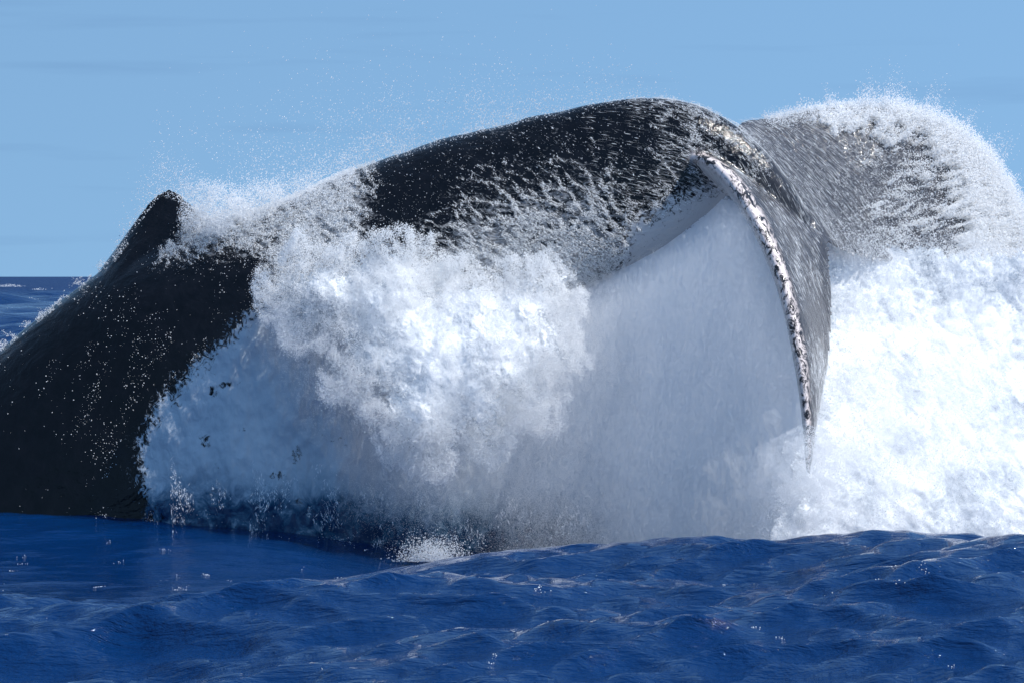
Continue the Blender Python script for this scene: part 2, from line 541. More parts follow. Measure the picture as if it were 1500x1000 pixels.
def fluke(L, T, thick, nspan=60, nch=22):
    """Closed blade between a leading and a trailing edge; returns vertices, faces and pigment masks."""
    l, t = catmull(L, nspan), catmull(T, nspan)
    l, t = P(l[:, 0], l[:, 1], l[:, 2]), P(t[:, 0], t[:, 1], t[:, 2])
    span = np.gradient((l + t) / 2, axis=0)
    nrm = np.cross(t - l, span)
    nrm /= np.linalg.norm(nrm, axis=1, keepdims=True) + 1e-9
    s = (1 - np.cos(np.linspace(0, np.pi, nch))) / 2
    prof = 2.6 * (0.2969 * np.sqrt(s) - 0.126 * s - 0.3516 * s ** 2 + 0.2843 * s ** 3 - 0.1015 * s ** 4) * 2
    ss = np.concatenate([s, s[-2:0:-1]])
    hh = np.concatenate([prof, -prof[-2:0:-1]])
    tk = np.interp(np.linspace(0, 1, nspan), [0, 0.3, 0.7, 1], [thick, thick, thick * 0.7, thick * 0.2])
    rg = l[:, None] + (t - l)[:, None] * ss[None, :, None] + nrm[:, None] * (hh[None, :] * tk[:, None])[..., None]
    v, f = loft(rg, rg[0].mean(0), rg[-1].mean(0))
    S = np.tile(ss, nspan); Hn = np.tile(np.sign(np.round(hh, 6)), nspan)
    TT = np.repeat(np.linspace(0, 1, nspan), len(ss))
    return v, f, np.concatenate([S, [1, 1]]), np.concatenate([Hn, [0, 0]]), np.concatenate([TT, [0, 1]])

NEAR_L = [(1010, 236, 25.05), (1014, 228, 24.72), (1042, 240, 24.45), (1075, 275, 24.25), (1108, 330, 24.05), (1138, 400, 23.9), (1160, 480, 23.75), (1174, 560, 23.62), (1181, 630, 23.55), (1183, 690, 23.5)]
NEAR_T = [(1190, 330, 25.05), (1216, 362, 24.95), (1219, 400, 24.85), (1220, 440, 24.75), (1219, 480, 24.6), (1216, 520, 24.45), (1209, 560, 24.28), (1201, 600, 24.05), (1192, 650, 23.8), (1186, 695, 23.52)]
FAR_L = [(1070, 200, 25.0), (1088, 178, 25.3), (1130, 172, 25.6), (1190, 160, 26.0), (1250, 155, 26.3), (1320, 160, 26.6), (1390, 188, 26.9), (1440, 230, 27.1), (1485, 300, 27.25), (1510, 370, 27.3)]
FAR_T = [(1185, 335, 24.98), (1216, 360, 24.98), (1240, 374, 25.2), (1275, 384, 25.45), (1310, 392, 25.7), (1350, 398, 26.0), (1395, 404, 26.3), (1440, 410, 26.6), (1485, 412, 26.95), (1512, 385, 27.25)]
nv, nf, nS, nH, nT = fluke(NEAR_L, NEAR_T, 0.19)
fv, ff, fS, fH, fT = fluke(FAR_L, FAR_T, 0.12)
# the side of the near blade that faces the upper right is its back, the other the white underside
def back_sign(v, S, H, ref):
    a = v[(H > 0)].mean(0); b = v[(H < 0)].mean(0)
    return 1.0 if np.dot(a - b, ref) > 0 else -1.0
n_sign = back_sign(nv, nS, nH, np.array([0.9, -0.35, 0.2]))
f_sign = back_sign(fv, fS, fH, np.array([0.2, -0.8, 0.5]))
vent_n = np.where(nH * n_sign < 0, 1.0, 0.0) * smooth(0.08, 0.2, nT)
edge_n = np.where(nH * n_sign < 0, smooth(0.03, 0.008, nS), smooth(0.12, 0.06, nS)) * smooth(0.05, 0.13, nT)
vent_n = np.where((nS < 0.008), 0.3, vent_n)
vent_f = np.where(fH * f_sign < 0, 1.0, 0.0) * smooth(0.08, 0.2, fT)

# dorsal fin: outline pushed out sideways, rounded by the remeshing
fin_o = np.array(catmull([(110, 450), (146, 396), (168, 366), (193, 331), (214, 302), (229, 286), (244, 278), (259, 281), (276, 296), (298, 312), (322, 322), (352, 330), (330, 400), (230, 430)], 80))
fc = fin_o.mean(0)
fin_parts = []
for sc_, w in ((0.55, 0.16), (0.8, 0.12), (0.95, 0.06), (1.0, 0.0), (0.95, -0.06), (0.8, -0.12), (0.55, -0.16)):
    q = fc + (fin_o - fc) * sc_
    hgt = np.clip((q[:, 1] - 278) / 110, 0.12, 1.4) ** 1.25 * 1.9
    fin_parts.append(P(q[:, 0], q[:, 1], 25.0 + w * hgt))
fin_r = np.stack(fin_parts)
fin_v, fin_f = loft(fin_r, fin_r[0].mean(0), fin_r[-1].mean(0))

allv, allf, off = [], [], 0
for v, f in ((body_v, body_f), (nv, nf), (fv, ff), (fin_v, fin_f)):
    allv.append(v); allf += [[i + off for i in q] for q in f]; off += len(v)
src_v = np.vstack(allv)
src_vent = np.concatenate([vent_b, vent_n, vent_f, np.zeros(len(fin_v))])
src_edge = np.concatenate([np.zeros(len(body_v)), edge_n, np.zeros(len(fv)), np.zeros(len(fin_v))])
src_fluke = np.concatenate([fluke_b, np.ones(len(nv)), np.ones(len(fv)), np.zeros(len(fin_v))])
tmp = bpy.data.meshes.new("whale_shells")
tmp.from_pydata(src_v.tolist(), [], allf)
import bmesh
bm = bmesh.new(); bm.from_mesh(tmp)
bmesh.ops.recalc_face_normals(bm, faces=bm.faces[:])
bm.to_mesh(tmp); bm.free()
to = bpy.data.objects.new("whale_shells", tmp)
col.objects.link(to)
rm = to.modifiers.new("remesh", 'REMESH'); rm.mode = 'VOXEL'; rm.voxel_size = 0.02
sm = to.modifiers.new("smooth", 'SMOOTH'); sm.factor = 0.5; sm.iterations = 6
whale_me = bpy.data.meshes.new_from_object(to.evaluated_get(bpy.context.evaluated_depsgraph_get()))
bpy.data.objects.remove(to); bpy.data.meshes.remove(tmp)
whale_me.name = "humpback_whale"
n = len(whale_me.vertices)
wv = np.empty(n * 3, np.float32); whale_me.vertices.foreach_get("co", wv); wv = wv.reshape(-1, 3).astype(float)
kd = kdtree.KDTree(len(src_v))
for i, c in enumerate(src_v): kd.insert(c, i)
kd.balance()
near = np.empty((n, 4), int); nd = np.empty((n, 4))
for i, c in enumerate(wv):
    for j, (_, k, d) in enumerate(kd.find_n(c, 4)): near[i, j] = k; nd[i, j] = d
wgt = 1 / (nd + 1e-3) ** 2
wgt /= wgt.sum(1, keepdims=True)
whale = bpy.data.objects.new("humpback_whale", whale_me)
col.objects.link(whale)
whale["label"] = "black humpback whale throwing its tail stock and flukes out of the sea"
whale["category"] = "whale"
whale_me.materials.clear(); whale_me.materials.append(SKIN)
w_vent, w_edge, w_fluke = ((s[near] * wgt).sum(1) for s in (src_vent, src_edge, src_fluke))
set_attr(whale, "ventral", w_vent); set_attr(whale, "edge", w_edge); set_attr(whale, "fluke", w_fluke)
def back_line(px): return np.interp(px, [0, 165, 330, 420, 530, 720, 850, 940, 1000, 1060, 1110], [507, 372, 322, 292, 242, 185, 156, 142, 148, 172, 210])
def wetness(px, py):
    """How much foam the flank carries, along and down the stock."""
    below = py - back_line(px)
    mid = 0.10 + 0.05 * smooth(600, 720, px) + 0.6 * smooth(30, 210, below) * smooth(980, 860, px) + 0.15 * smooth(560, 700, px) * smooth(1000, 800, px)
    mid = mid * smooth(480, 580, px)
    left = smooth(330, 430, px) * smooth(600, 500, px) * 0.95
    fin = smooth(150, 250, px) * smooth(460, 400, px) * smooth(430, 330, py) * 0.9 * smooth(0, 40, px - np.interp(py, [270, 300, 335, 372, 440], [275, 262, 240, 205, 140]))
    tail = 0.4 * smooth(840, 980, px)
    return np.maximum.reduce([mid, left, fin, tail])
vpx, vpy = to_px(wv)
v_far_ = smooth(1180, 1260, vpx) * smooth(25.0, 25.15, wv[:, 1])
set_attr(whale, "foam", np.where(w_vent > 0.5, 0, 1) * np.where(w_fluke > 0.5, 0.3 * v_far_, wetness(vpx, vpy) * 0.72))
whale_me.polygons.foreach_set("use_smooth", np.ones(len(whale_me.polygons), bool))

# ------------------------------------------------------------------ drops: meshes of loose points drawn as spheres
_groups = {}
def drop_group(mat):
    if mat.name in _groups: return _groups[mat.name]
    g = bpy.data.node_groups.new("drops_" + mat.name, 'GeometryNodeTree')
    g.interface.new_socket("Geometry", in_out='INPUT', socket_type='NodeSocketGeometry')
    g.interface.new_socket("Geometry", in_out='OUTPUT', socket_type='NodeSocketGeometry')
    i, o = g.nodes.new("NodeGroupInput"), g.nodes.new("NodeGroupOutput")
    m2p = g.nodes.new("GeometryNodeMeshToPoints")
    at = g.nodes.new("GeometryNodeInputNamedAttribute"); at.data_type = 'FLOAT'; at.inputs["Name"].default_value = "radius"
    sm_ = g.nodes.new("GeometryNodeSetMaterial"); sm_.inputs["Material"].default_value = mat
    g.links.new(i.outputs[0], m2p.inputs["Mesh"])
    g.links.new(at.outputs[0], m2p.inputs["Radius"])
    g.links.new(m2p.outputs[0], sm_.inputs[0])
    g.links.new(sm_.outputs[0], o.inputs[0])
    _groups[mat.name] = g
    return g

def drops(name, pts, rad, mat, label, cat):
    me = bpy.data.meshes.new(name)
    me.vertices.add(len(pts)); me.vertices.foreach_set("co", np.asarray(pts, np.float32).ravel())
    a = me.attributes.new("radius", 'FLOAT', 'POINT'); a.data.foreach_set("value", np.asarray(rad, np.float32))
    me.materials.append(mat)
    o = bpy.data.objects.new(name, me); col.objects.link(o)
    md = o.modifiers.new("drops", 'NODES'); md.node_group = drop_group(mat)
    o["kind"] = "stuff"; o["label"] = label; o["category"] = cat
    print("drops", name, len(pts))
    return o

def sample_surface(v, f3, N):
    a, b, c = v[f3[:, 0]], v[f3[:, 1]], v[f3[:, 2]]
    cr = np.cross(b - a, c - a)
    ar = np.linalg.norm(cr, axis=1)
    k = RNG.choice(len(f3), N, p=ar / ar.sum())
    r1, r2 = np.sqrt(RNG.random(N)), RNG.random(N)
    p = a[k] * (1 - r1)[:, None] + b[k] * (r1 * (1 - r2))[:, None] + c[k] * (r1 * r2)[:, None]
    return p, cr[k] / (ar[k][:, None] + 1e-12), k

def chain(p, n, direction, length, r, steps=5):
    """Short strings of water along a direction, each a run of shrinking spheres."""
    t = np.linspace(-0.5, 0.5, steps)
    q = p[:, None] + direction[:, None] * (t[None, :, None] * length[:, None, None])
    rr = r[:, None] * (1 - 1.1 * np.abs(t))[None]
    return q.reshape(-1, 3), rr.reshape(-1)

# water clinging to and running off the whale
tri = []
whale_me.calc_loop_triangles()
f3 = np.empty(len(whale_me.loop_triangles) * 3, np.int32); whale_me.loop_triangles.foreach_get("vertices", f3); f3 = f3.reshape(-1, 3)
ctr = wv[f3].mean(1)
cx, cy = to_px(ctr)
fn = np.cross(wv[f3[:, 1]] - wv[f3[:, 0]], wv[f3[:, 2]] - wv[f3[:, 0]])
fn /= np.linalg.norm(fn, axis=1, keepdims=True) + 1e-12
facing = fn[:, 1] < 0.35
vis = facing & (cx > -80) & (cx < 1600) & (cy < 900)
f3 = f3[vis]
p, nrm, k = sample_surface(wv, f3, 2600000)
px, py = to_px(p)
att_fl = w_fluke[f3[k]].mean(1); att_ed = w_edge[f3[k]].mean(1); att_ve = w_vent[f3[k]].mean(1)
is_far = (p[:, 1] > 25.05) & (px > 1090) | (px > 1225)
is_near = (att_fl > 0.5) & ~is_far
# lace of foam: ridged noise stretched along the run of the water (down to the right)
ca, sa = math.cos(math.radians(-33)), math.sin(math.radians(-33))
u = p[:, 0] * ca + p[:, 2] * sa; w = -p[:, 0] * sa + p[:, 2] * ca
lace = fbm(np.stack([u * 5, p[:, 1] * 7, w * 11], -1), 4, 0.6, 2.2, ridged=True)
patch = fbm(np.stack([u * 1.3, p[:, 1] * 1.3, w * 2.2], -1) + 40, 3)
fine = fbm(p * 30, 2)
dens = np.zeros(len(p))
stock = ~is_far & ~is_near & (att_ve < 0.6)
dd = wetness(px, py)
score = lace + 0.55 * patch + 0.5 * fine * 0.6
dens = np.where(stock, smooth(1.02 - 0.75 * dd, 1.22 - 0.75 * dd, score) * np.clip(dd * 1.8, 0, 1), 0)
trail = fbm(np.stack([p[:, 0] * 6, p[:, 1] * 3, p[:, 2] * 2.2], -1) + 60, 4, 0.65)
dens += np.where(stock, (0.001 + 0.05 * dd) + 0.05 * smooth(0.22, 0.5, trail), 0)
keep = RNG.random(len(p)) < dens * 0.6
q = p[keep] + nrm[keep] * (RNG.random(keep.sum()) ** 2 * 0.03)[:, None]
r = 0.0010 + 0.0030 * RNG.random(len(q)) ** 4
k5 = RNG.random(len(q)) < 0.3 * smooth(560, 700, to_px(q)[0])
dr = np.tile(np.array([0.84, 0.0, -0.54]), (k5.sum(), 1)) + RNG.normal(0, 0.15, (k5.sum(), 3))
q5, r5 = chain(q[k5], 0, dr, 0.012 + 0.045 * RNG.random(k5.sum()) ** 2, r[k5] * 0.9, 6)
q, r = np.vstack([q[~k5], q5]), np.concatenate([r[~k5], r5])
drops("foam_lace", q, r, FOAM, "lacy white foam and drops running down the black flank", "foam")

# streaks on the upper side of the near fluke and round the bend of the stock
keep = (is_near & (att_ve < 0.4) & (att_ed < 0.3)) | (stock & (px > 840))
ps, ns = p[keep], nrm[keep]
kx_ = smooth(840, 1010, to_px(ps)[0])
sel = RNG.random(len(ps)) < np.clip(12000 / max(len(ps), 1), 0, 1) * kx_
ps, ns = ps[sel], ns[sel]
flow = np.stack([np.full(len(ps), 0.42), np.zeros(len(ps)), np.full(len(ps), -0.85)], -1)
spx, spy = to_px(ps)
turn = smooth(1120, 960, spx)
flow[:, 0] += 0.6 * turn; flow[:, 2] += 0.65 * turn
flow -= ns * (flow * ns).sum(1)[:, None]
flow /= np.linalg.norm(flow, axis=1, keepdims=True) + 1e-9
stn = fbm(np.stack([spx * 0.05, spy * 0.012, spx * 0], -1), 3)
sel = RNG.random(len(ps)) < smooth(-0.25, 0.35, stn)
q, r = chain(ps[sel] + ns[sel] * 0.006, 0, flow[sel], 0.03 + 0.14 * RNG.random(sel.sum()) ** 2, 0.0009 + 0.0018 * RNG.random(sel.sum()) ** 3, 15)
drops("water_streaks", q, r, FOAM, "thin white water streaks running down the near fluke", "water streaks")

# far fluke under a coat of spray
keep = is_far
pf, nf_ = p[keep], nrm[keep]
fpx, fpy = to_px(pf)
pool = [pf]; pooln = [nf_]
v_far = f3[(ctr[vis][:, 1] > 25.05) & (cx[vis] > 1090) | (cx[vis] > 1225)]
pe, ne, _ = sample_surface(wv, v_far, 900000)
epx, epy = to_px(pe)
lace = fbm(np.stack([pe[:, 0] * 5, pe[:, 1] * 4, pe[:, 2] * 11], -1), 4, 0.62, 2.2, ridged=True)
fine = fbm(pe * 34 + 9, 2)
clump = fbm(pe * np.array([3, 2, 5.0]) + 33, 3) - 0.12 * smooth(1260, 1120, epx)
topd = epy - np.interp(epx, [1088, 1130, 1190, 1250, 1320, 1390, 1440, 1485, 1510], [178, 172, 160, 155, 160, 188, 230, 300, 370])
dd = 0.10 + 0.36 * smooth(1120, 1340, epx) + 0.55 * smooth(70, 0, topd) * smooth(1140, 1220, epx) + 0.5 * smooth(1350, 1440, epx) - 0.25 * smooth(300, 380, epy) * smooth(1400, 1250, epx)
den = smooth(1.0 - 0.7 * dd, 1.25 - 0.7 * dd, lace + 0.35 * fine + 0.7 * clump) * np.clip(dd * 1.4, 0, 1) + 0.006 + 0.03 * smooth(1200, 1380, epx)
keep = RNG.random(len(pe)) < den * 0.6
lift = RNG.random(keep.sum()) ** 2 * (0.03 + 0.10 * smooth(1150, 1400, epx[keep]))
q = pe[keep] + ne[keep] * lift[:, None]
r = 0.0016 + 0.0036 * RNG.random(len(q)) ** 3
drops("fluke_spray", q, r, FOAM, "white spray breaking over the far fluke", "spray")

k = RNG.random(len(pe)) < 0.009 * smooth(1420, 1250, epx)
ps, ns = pe[k], ne[k]
spx, spy = to_px(ps)
dr = np.stack([spx - 1060, spy * 0, -(spy - 190) * 0.9 - 25], -1)
dr /= np.linalg.norm(dr, axis=1, keepdims=True)
dr -= ns * (dr * ns).sum(1)[:, None]
dr /= np.linalg.norm(dr, axis=1, keepdims=True)
q, r = chain(ps + ns * 0.01, 0, dr, 0.04 + 0.22 * RNG.random(len(ps)) ** 2, 0.0007 + 0.0015 * RNG.random(len(ps)) ** 3, 21)
drops("fluke_streaks", q, r, FOAM, "thin streaks of water sheeting over the far fluke", "water streaks")

# ragged fringe of drops thrown off the far fluke's edge
tt = RNG.random(60000) ** 0.8
Le = catmull(FAR_L, 300)
e = Le[(60 + tt * 239).astype(int)]
nx, ny = (e[:, 0] - 1270) / 240, (e[:, 1] - 390) / 230
ln = np.hypot(nx, ny)
o_ = RNG.exponential(13, len(e)) * (0.35 + 0.65 * smooth(1150, 1300, e[:, 0]))
tuft = np.clip(0.6 + 1.6 * fbm(np.stack([e[:, 0] * 0.06, e[:, 1] * 0.06, e[:, 0] * 0], -1), 3), 0.1, 2.2)
o_ = o_ * tuft - RNG.random(len(e)) * 22
qx, qy = e[:, 0] + nx / ln * o_ + RNG.normal(0, 3, len(e)), e[:, 1] + ny / ln * o_ + RNG.normal(0, 3, len(e))
q = P(qx, qy, e[:, 2] + RNG.normal(0, 0.09, len(e)))
drops("spray_fringe", q, 0.0016 + 0.0038 * RNG.random(len(q)) ** 3, FOAM, "bristling fringe of drops along the rim of the far fluke", "spray")

# drops in the air over the back
N = 26000
ax = 160 + 860 * RNG.beta(1.5, 2.3, N)
rb = np.interp(ax, [0, 165, 235, 262, 330, 420, 530, 720, 850, 940, 1000, 1060], [507, 372, 282, 290, 322, 292, 242, 185, 156, 142, 148, 172])
hgt = RNG.exponential(1.0, N) * np.interp(ax, [160, 260, 330, 480, 700, 1020], [14, 26, 40, 42, 26, 12])
cl = fbm(np.stack([ax * 0.015, hgt * 0.02, ax * 0], -1), 3)
k = RNG.random(N) < smooth(-0.5, 0.3, cl)
q = P(ax, rb - hgt + 6, 25 + RNG.normal(0, 0.25, N))[k]
drops("airborne_drops", q, 0.0014 + 0.0032 * RNG.random(len(q)) ** 3, FOAM, "fine drops flying above the whale's back against the sky", "spray")
# thick burst behind the dorsal fin
N = 60000
ax = 258 + np.abs(RNG.normal(0, 70, N)) + RNG.random(N) * 60
fill = RNG.random(N) ** 1.3
lo_ = np.interp(ax, [240, 262, 330, 420, 520], [300, 330, 345, 305, 255])
hi_ = np.interp(ax, [240, 275, 330, 420, 520], [274, 262, 272, 262, 232])
ay = lo_ + (hi_ - lo_) * fill + RNG.normal(0, 5, N)
cl = fbm(np.stack([ax * 0.03, ay * 0.03, ax * 0], -1), 4)
k = (RNG.random(N) < smooth(-0.35, 0.25, cl) * (1.1 - 0.8 * fill)) & (ax < 540)
q = P(ax, ay, 24.75 + RNG.normal(0, 0.16, N))[k]
drops("fin_spray", q, 0.0014 + 0.003 * RNG.random(len(q)) ** 3, FOAM, "burst of white spray behind the dorsal fin", "spray")

# ------------------------------------------------------------------ splash masses
def sheet(name, x0, x1, y0, y1, step, depth, mask, air, label, mat, extra=None, cat="foam"):
    gx, gy = np.meshgrid(np.arange(x0, x1, step), np.arange(y0, y1, step))
    s = gx.shape
    fx, fy = gx.ravel(), gy.ravel()
    m = mask(fx, fy)
    pos = depth(fx, fy)
    f = grid_faces(*s, keep=(m > 0.02))
    cols_ = [m, air(fx, fy, pos)] + ([extra(fx, fy)] if extra else [])
    r_ = compact(pos, f, *cols_)
    o = mesh_object(name, r_[0], r_[1], mat, kind="stuff", label=label, cat=cat)
    set_attr(o, "cover", r_[2]); set_attr(o, "air", r_[3])
    if extra: set_attr(o, "glass", r_[4])
    print(name, len(r_[1]))
    return o, r_[0], r_[1]

# cascade of foam on the flank
CASC = [(392, 412), (440, 372), (505, 378), (560, 342), (618, 362), (632, 415), (690, 392), (745, 402), (800, 388), (838, 425), (826, 470), (838, 520), (800, 560), (808, 610), (750, 600), (720, 655), (668, 640), (640, 690), (596, 668), (560, 640), (545, 590), (500, 560), (488, 500), (430, 480), (412, 445)]
def casc_depth(x, y):
    base = curve(x, [380, 500, 640, 780, 900], [24.0, 24.0, 24.05, 24.25, 24.5])
    base = base - 0.55 * smooth(350, 660, y)
    sd = inside(CASC, x, y)
    bulge = 0.2 * smooth(-20, 110, sd)
    q0 = P(x, y, base)
    big = fbm(q0 * np.array([2.2, 1, 2.0]) + 3, 3, 0.55, billow=True)
    small = fbm(q0 * np.array([8, 1, 6.5]) + 8, 6, 0.66, 2.2, ridged=True)
    pt = smooth(-0.2, 0.35, fbm(q0 * np.array([2.6, 1, 2.6]) + 61, 3))
    q = P(x, y, base - bulge - 0.12 * big - (0.025 + 0.085 * pt) * small)
    j = np.stack([fbm(q0 * 7 + 50, 3), np.zeros(len(x)), fbm(q0 * 7 + 90, 3)], -1)
    return q + 0.05 * j
casc_mask = lambda x, y: smooth(-34, 62, inside(CASC, x, y) - 4 + 80 * fbm(np.stack([x * 0.022, y * 0.016, x * 0], -1), 5, 0.62)) * (1 - 0.5 * smooth(0.1, 0.4, fbm(np.stack([x * 0.026, y * 0.018, x * 0 + 9], -1), 4, 0.6)) * smooth(640, 540, x))
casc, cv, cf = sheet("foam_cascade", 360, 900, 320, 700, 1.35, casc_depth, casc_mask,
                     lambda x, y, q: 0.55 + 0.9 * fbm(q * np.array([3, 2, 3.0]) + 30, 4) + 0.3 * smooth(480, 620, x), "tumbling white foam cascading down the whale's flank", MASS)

# wall of white water thrown up by the flukes on the right
WALL = [(1190, 345), (1222, 352), (1300, 366), (1400, 376), (1480, 380), (1640, 310), (1640, 830), (1120, 840), (1150, 720), (1185, 640), (1205, 540)]
def wall_depth(x, y):
    base = curve(x, [1100, 1200, 1350, 1640], [25.1, 25.35, 25.9, 26.6]) - 1.15 * smooth(440, 800, y)
    q0 = P(x, y, base)
    big = fbm(q0 * np.array([1.7, 1, 1.7]) + 13, 3, 0.55, billow=True)
    small = fbm(q0 * np.array([8, 1, 7]) + 28, 5, 0.62, 2.2, ridged=True)
    pt = smooth(-0.1, 0.4, fbm(q0 * np.array([1.6, 1, 1.6]) + 71, 3))
    q = P(x, y, base - 0.09 * big - (0.006 + 0.024 * pt) * small)
    j = np.stack([fbm(q0 * 7 + 150, 3), np.zeros(len(x)), fbm(q0 * 7 + 190, 3)], -1)
    return q + 0.04 * j
wall_mask = lambda x, y: smooth(-26, 30, inside(WALL, x, y) + 6 + 40 * fbm(np.stack([x * 0.04, y * 0.04, x * 0 + 4], -1), 4, 0.65))
wallo, wv2, wf2 = sheet("splash_wall", 1100, 1640, 320, 840, 1.5, wall_depth, wall_mask,
                        lambda x, y, q: 0.75 + 1.5 * fbm(q * np.array([3, 2, 3.0]) + 70, 4), "bright wall of white water below the far fluke", MASS)

# veil of falling water and mist under the tail
VEILP = [(185, 640), (225, 575), (270, 525), (330, 470), (400, 405), (500, 380), (640, 380), (760, 405), (850, 408), (930, 368), (1000, 330), (1050, 284), (1110, 284), (1170, 460), (1190, 560), (1196, 680), (1150, 860), (700, 870), (200, 870), (190, 760), (186, 700)]
def veil_depth(x, y):
    base = curve(x, [180, 300, 530, 650, 760, 850, 1000, 1100, 1200], [24.0, 23.9, 23.95, 24.25, 24.7, 24.9, 24.9, 24.7, 24.4], 50.0)
    base = base - 0.12 * smooth(500, 780, y) * smooth(560, 480, x)
    q0 = P(x, y, base)
    n_ = fbm(q0 * np.array([3.0, 1, 1.6]) + 5, 4, 0.55)
    gl = smooth(620, 450, x)
    return P(x, y, base - 0.16 * n_ * (0.75 + 0.0 * gl))
def veil_mask(x, y):
    sd = inside(VEILP, x, y)
    n_ = fbm(np.stack([x * 0.028, y * 0.014, x * 0 + 7], -1), 4, 0.65)
    lf = smooth(520, 380, x)
    m = smooth(-14 - 16 * lf, 26 + 44 * lf, sd + (22 + 26 * lf) * n_)
    low = smooth(690, 830, y) * smooth(960, 840, x)
    m = m * (1 - 0.3 * low)
    hole = smooth(0.12, 0.3, fbm(np.stack([x * 0.024, y * 0.024, x * 0 + 2], -1), 3)) * smooth(560, 480, x) * smooth(240, 300, x)
    return m * (1 - 0.48 * hole)
def veil_air_and_light(x, y, q):
    a = 0.70 + 0.06 * smooth(440, 640, x) + 0.34 * smooth(840, 1020, x)  # whiter right of the sunlit part, offsetting the fluke's shade in the colour
    a = a - 0.88 * smooth(690, 830, y) * smooth(940, 800, x)
    a = a - 0.46 * smooth(650, 780, y) * smooth(640, 440, x)
    a = a - 0.02 * smooth(500, 580, x) * smooth(820, 720, x) * smooth(570, 680, y)  # colour greyed here to tone down the patch the sun reaches
    a = a + 0.22 * fbm(np.stack([x * 0.012, y * 0.008, x * 0 + 1], -1), 4)
    return np.clip(a, 0, 1)
veil, vv, vf = sheet("water_veil", 160, 1230, 260, 860, 2.0, veil_depth, veil_mask, veil_air_and_light,
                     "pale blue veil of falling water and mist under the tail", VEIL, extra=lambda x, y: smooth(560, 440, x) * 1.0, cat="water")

# drops over the cascade and its lower edge, and on the sea in front of the veil
def quad_tris(f): return np.vstack([f[:, [0, 1, 2]], f[:, [0, 2, 3]]])
p, nrm, _ = sample_surface(cv, quad_tris(cf), 1100000)
px, py = to_px(p)
edge = smooth(60, -20, inside(CASC, px, py))
ca, sa = math.cos(math.radians(-55)), math.sin(math.radians(-55))
u = p[:, 0] * ca + p[:, 2] * sa; w = -p[:, 0] * sa + p[:, 2] * ca
n_ = fbm(np.stack([u * 6, p[:, 1] * 4, w * 13], -1), 6, 0.7, ridged=True) + 0.5 * fbm(p * 2.5 + 12, 3)
k = RNG.random(len(p)) < smooth(0.35, 0.85, n_) * (0.35 + 0.65 * edge)
q = p[k] - np.array([0, 1, 0]) * (0.005 + RNG.exponential(0.04, k.sum()))[:, None] + RNG.normal(0, 0.012, (k.sum(), 3)) + np.array([0.0, 0, -0.06]) * (RNG.random(k.sum()) ** 2 * edge[k])[:, None]
drops("foam_drops", q, 0.0009 + 0.0032 * RNG.random(len(q)) ** 4, FOAM, "loose drops and froth along the edges of the foam cascade", "foam")
p, nrm, _ = sample_surface(wv2, quad_tris(wf2), 220000)
px, py = to_px(p)
edge = smooth(50, -10, inside(WALL, px, py))
n_ = fbm(p * np.array([12, 8, 12]) + 3, 4, 0.6, ridged=True)
k = RNG.random(len(p)) < smooth(0.4, 0.85, n_) * (0.3 + 0.7 * edge)
q = p[k] - np.array([0, 1, 0]) * (0.01 + RNG.exponential(0.07, k.sum()))[:, None] + RNG.normal(0, 0.035, (k.sum(), 3))
drops("splash_drops", q, 0.0014 + 0.0036 * RNG.random(len(q)) ** 3, FOAM, "drops flying off the white wall of water", "spray")

# lower curtain: strings and beads of water falling back to the sea
N = 26000
ax = 250 + 620 * RNG.random(N)
ay = 660 + 165 * RNG.random(N) ** 0.9
cl = fbm(np.stack([ax * 0.022, ay * 0.02, ax * 0 + 3], -1), 4, 0.6)
k = RNG.random(N) < smooth(0.0, 0.3, cl) * smooth(640, 720, ay) * smooth(840, 800, ay + 0.12 * np.abs(ax - 620))
q0 = P(ax, ay, np.interp(ax, [250, 600, 870], [23.7, 23.8, 24.3]) + RNG.normal(0, 0.12, N))[k]
di = np.stack([RNG.normal(0, 0.5, len(q0)), RNG.normal(0, 0.2, len(q0)), -np.ones(len(q0))], -1)
di /= np.linalg.norm(di, axis=1, keepdims=True)
q, r = chain(q0, 0, di, 0.01 + 0.05 * RNG.random(len(q0)) ** 2, 0.0014 + 0.0036 * RNG.random(len(q0)) ** 3, 5)
drops("falling_beads", q, r, FOAM, "beads and strings of water falling from the veil to the sea", "spray")

# wet edge of the back at the left: a lip of water catching the light
N = 9000
ax = -60 + 245 * RNG.random(N)
ay = np.interp(ax, [-60, 0, 100, 165, 190], [560, 508, 428, 378, 345])
o_ = np.abs(RNG.normal(0, 1, N)) * (5 + 6 * smooth(-0.1, 0.3, fbm(np.stack([ax * 0.05, ax * 0, ax * 0 + 5], -1), 3)))
k = fbm(np.stack([ax * 0.09, o_ * 0.1, ax * 0], -1), 3) > 0.0
q = P(ax - 0.6 * o_ + 4, ay - 0.75 * o_ + 6, 24.9 + RNG.normal(0, 0.12, N))[k]
drops("back_lip", q, 0.001 + 0.0032 * RNG.random(len(q)) ** 4, FOAM, "beads of water along the wet edge of the back at the left", "spray")

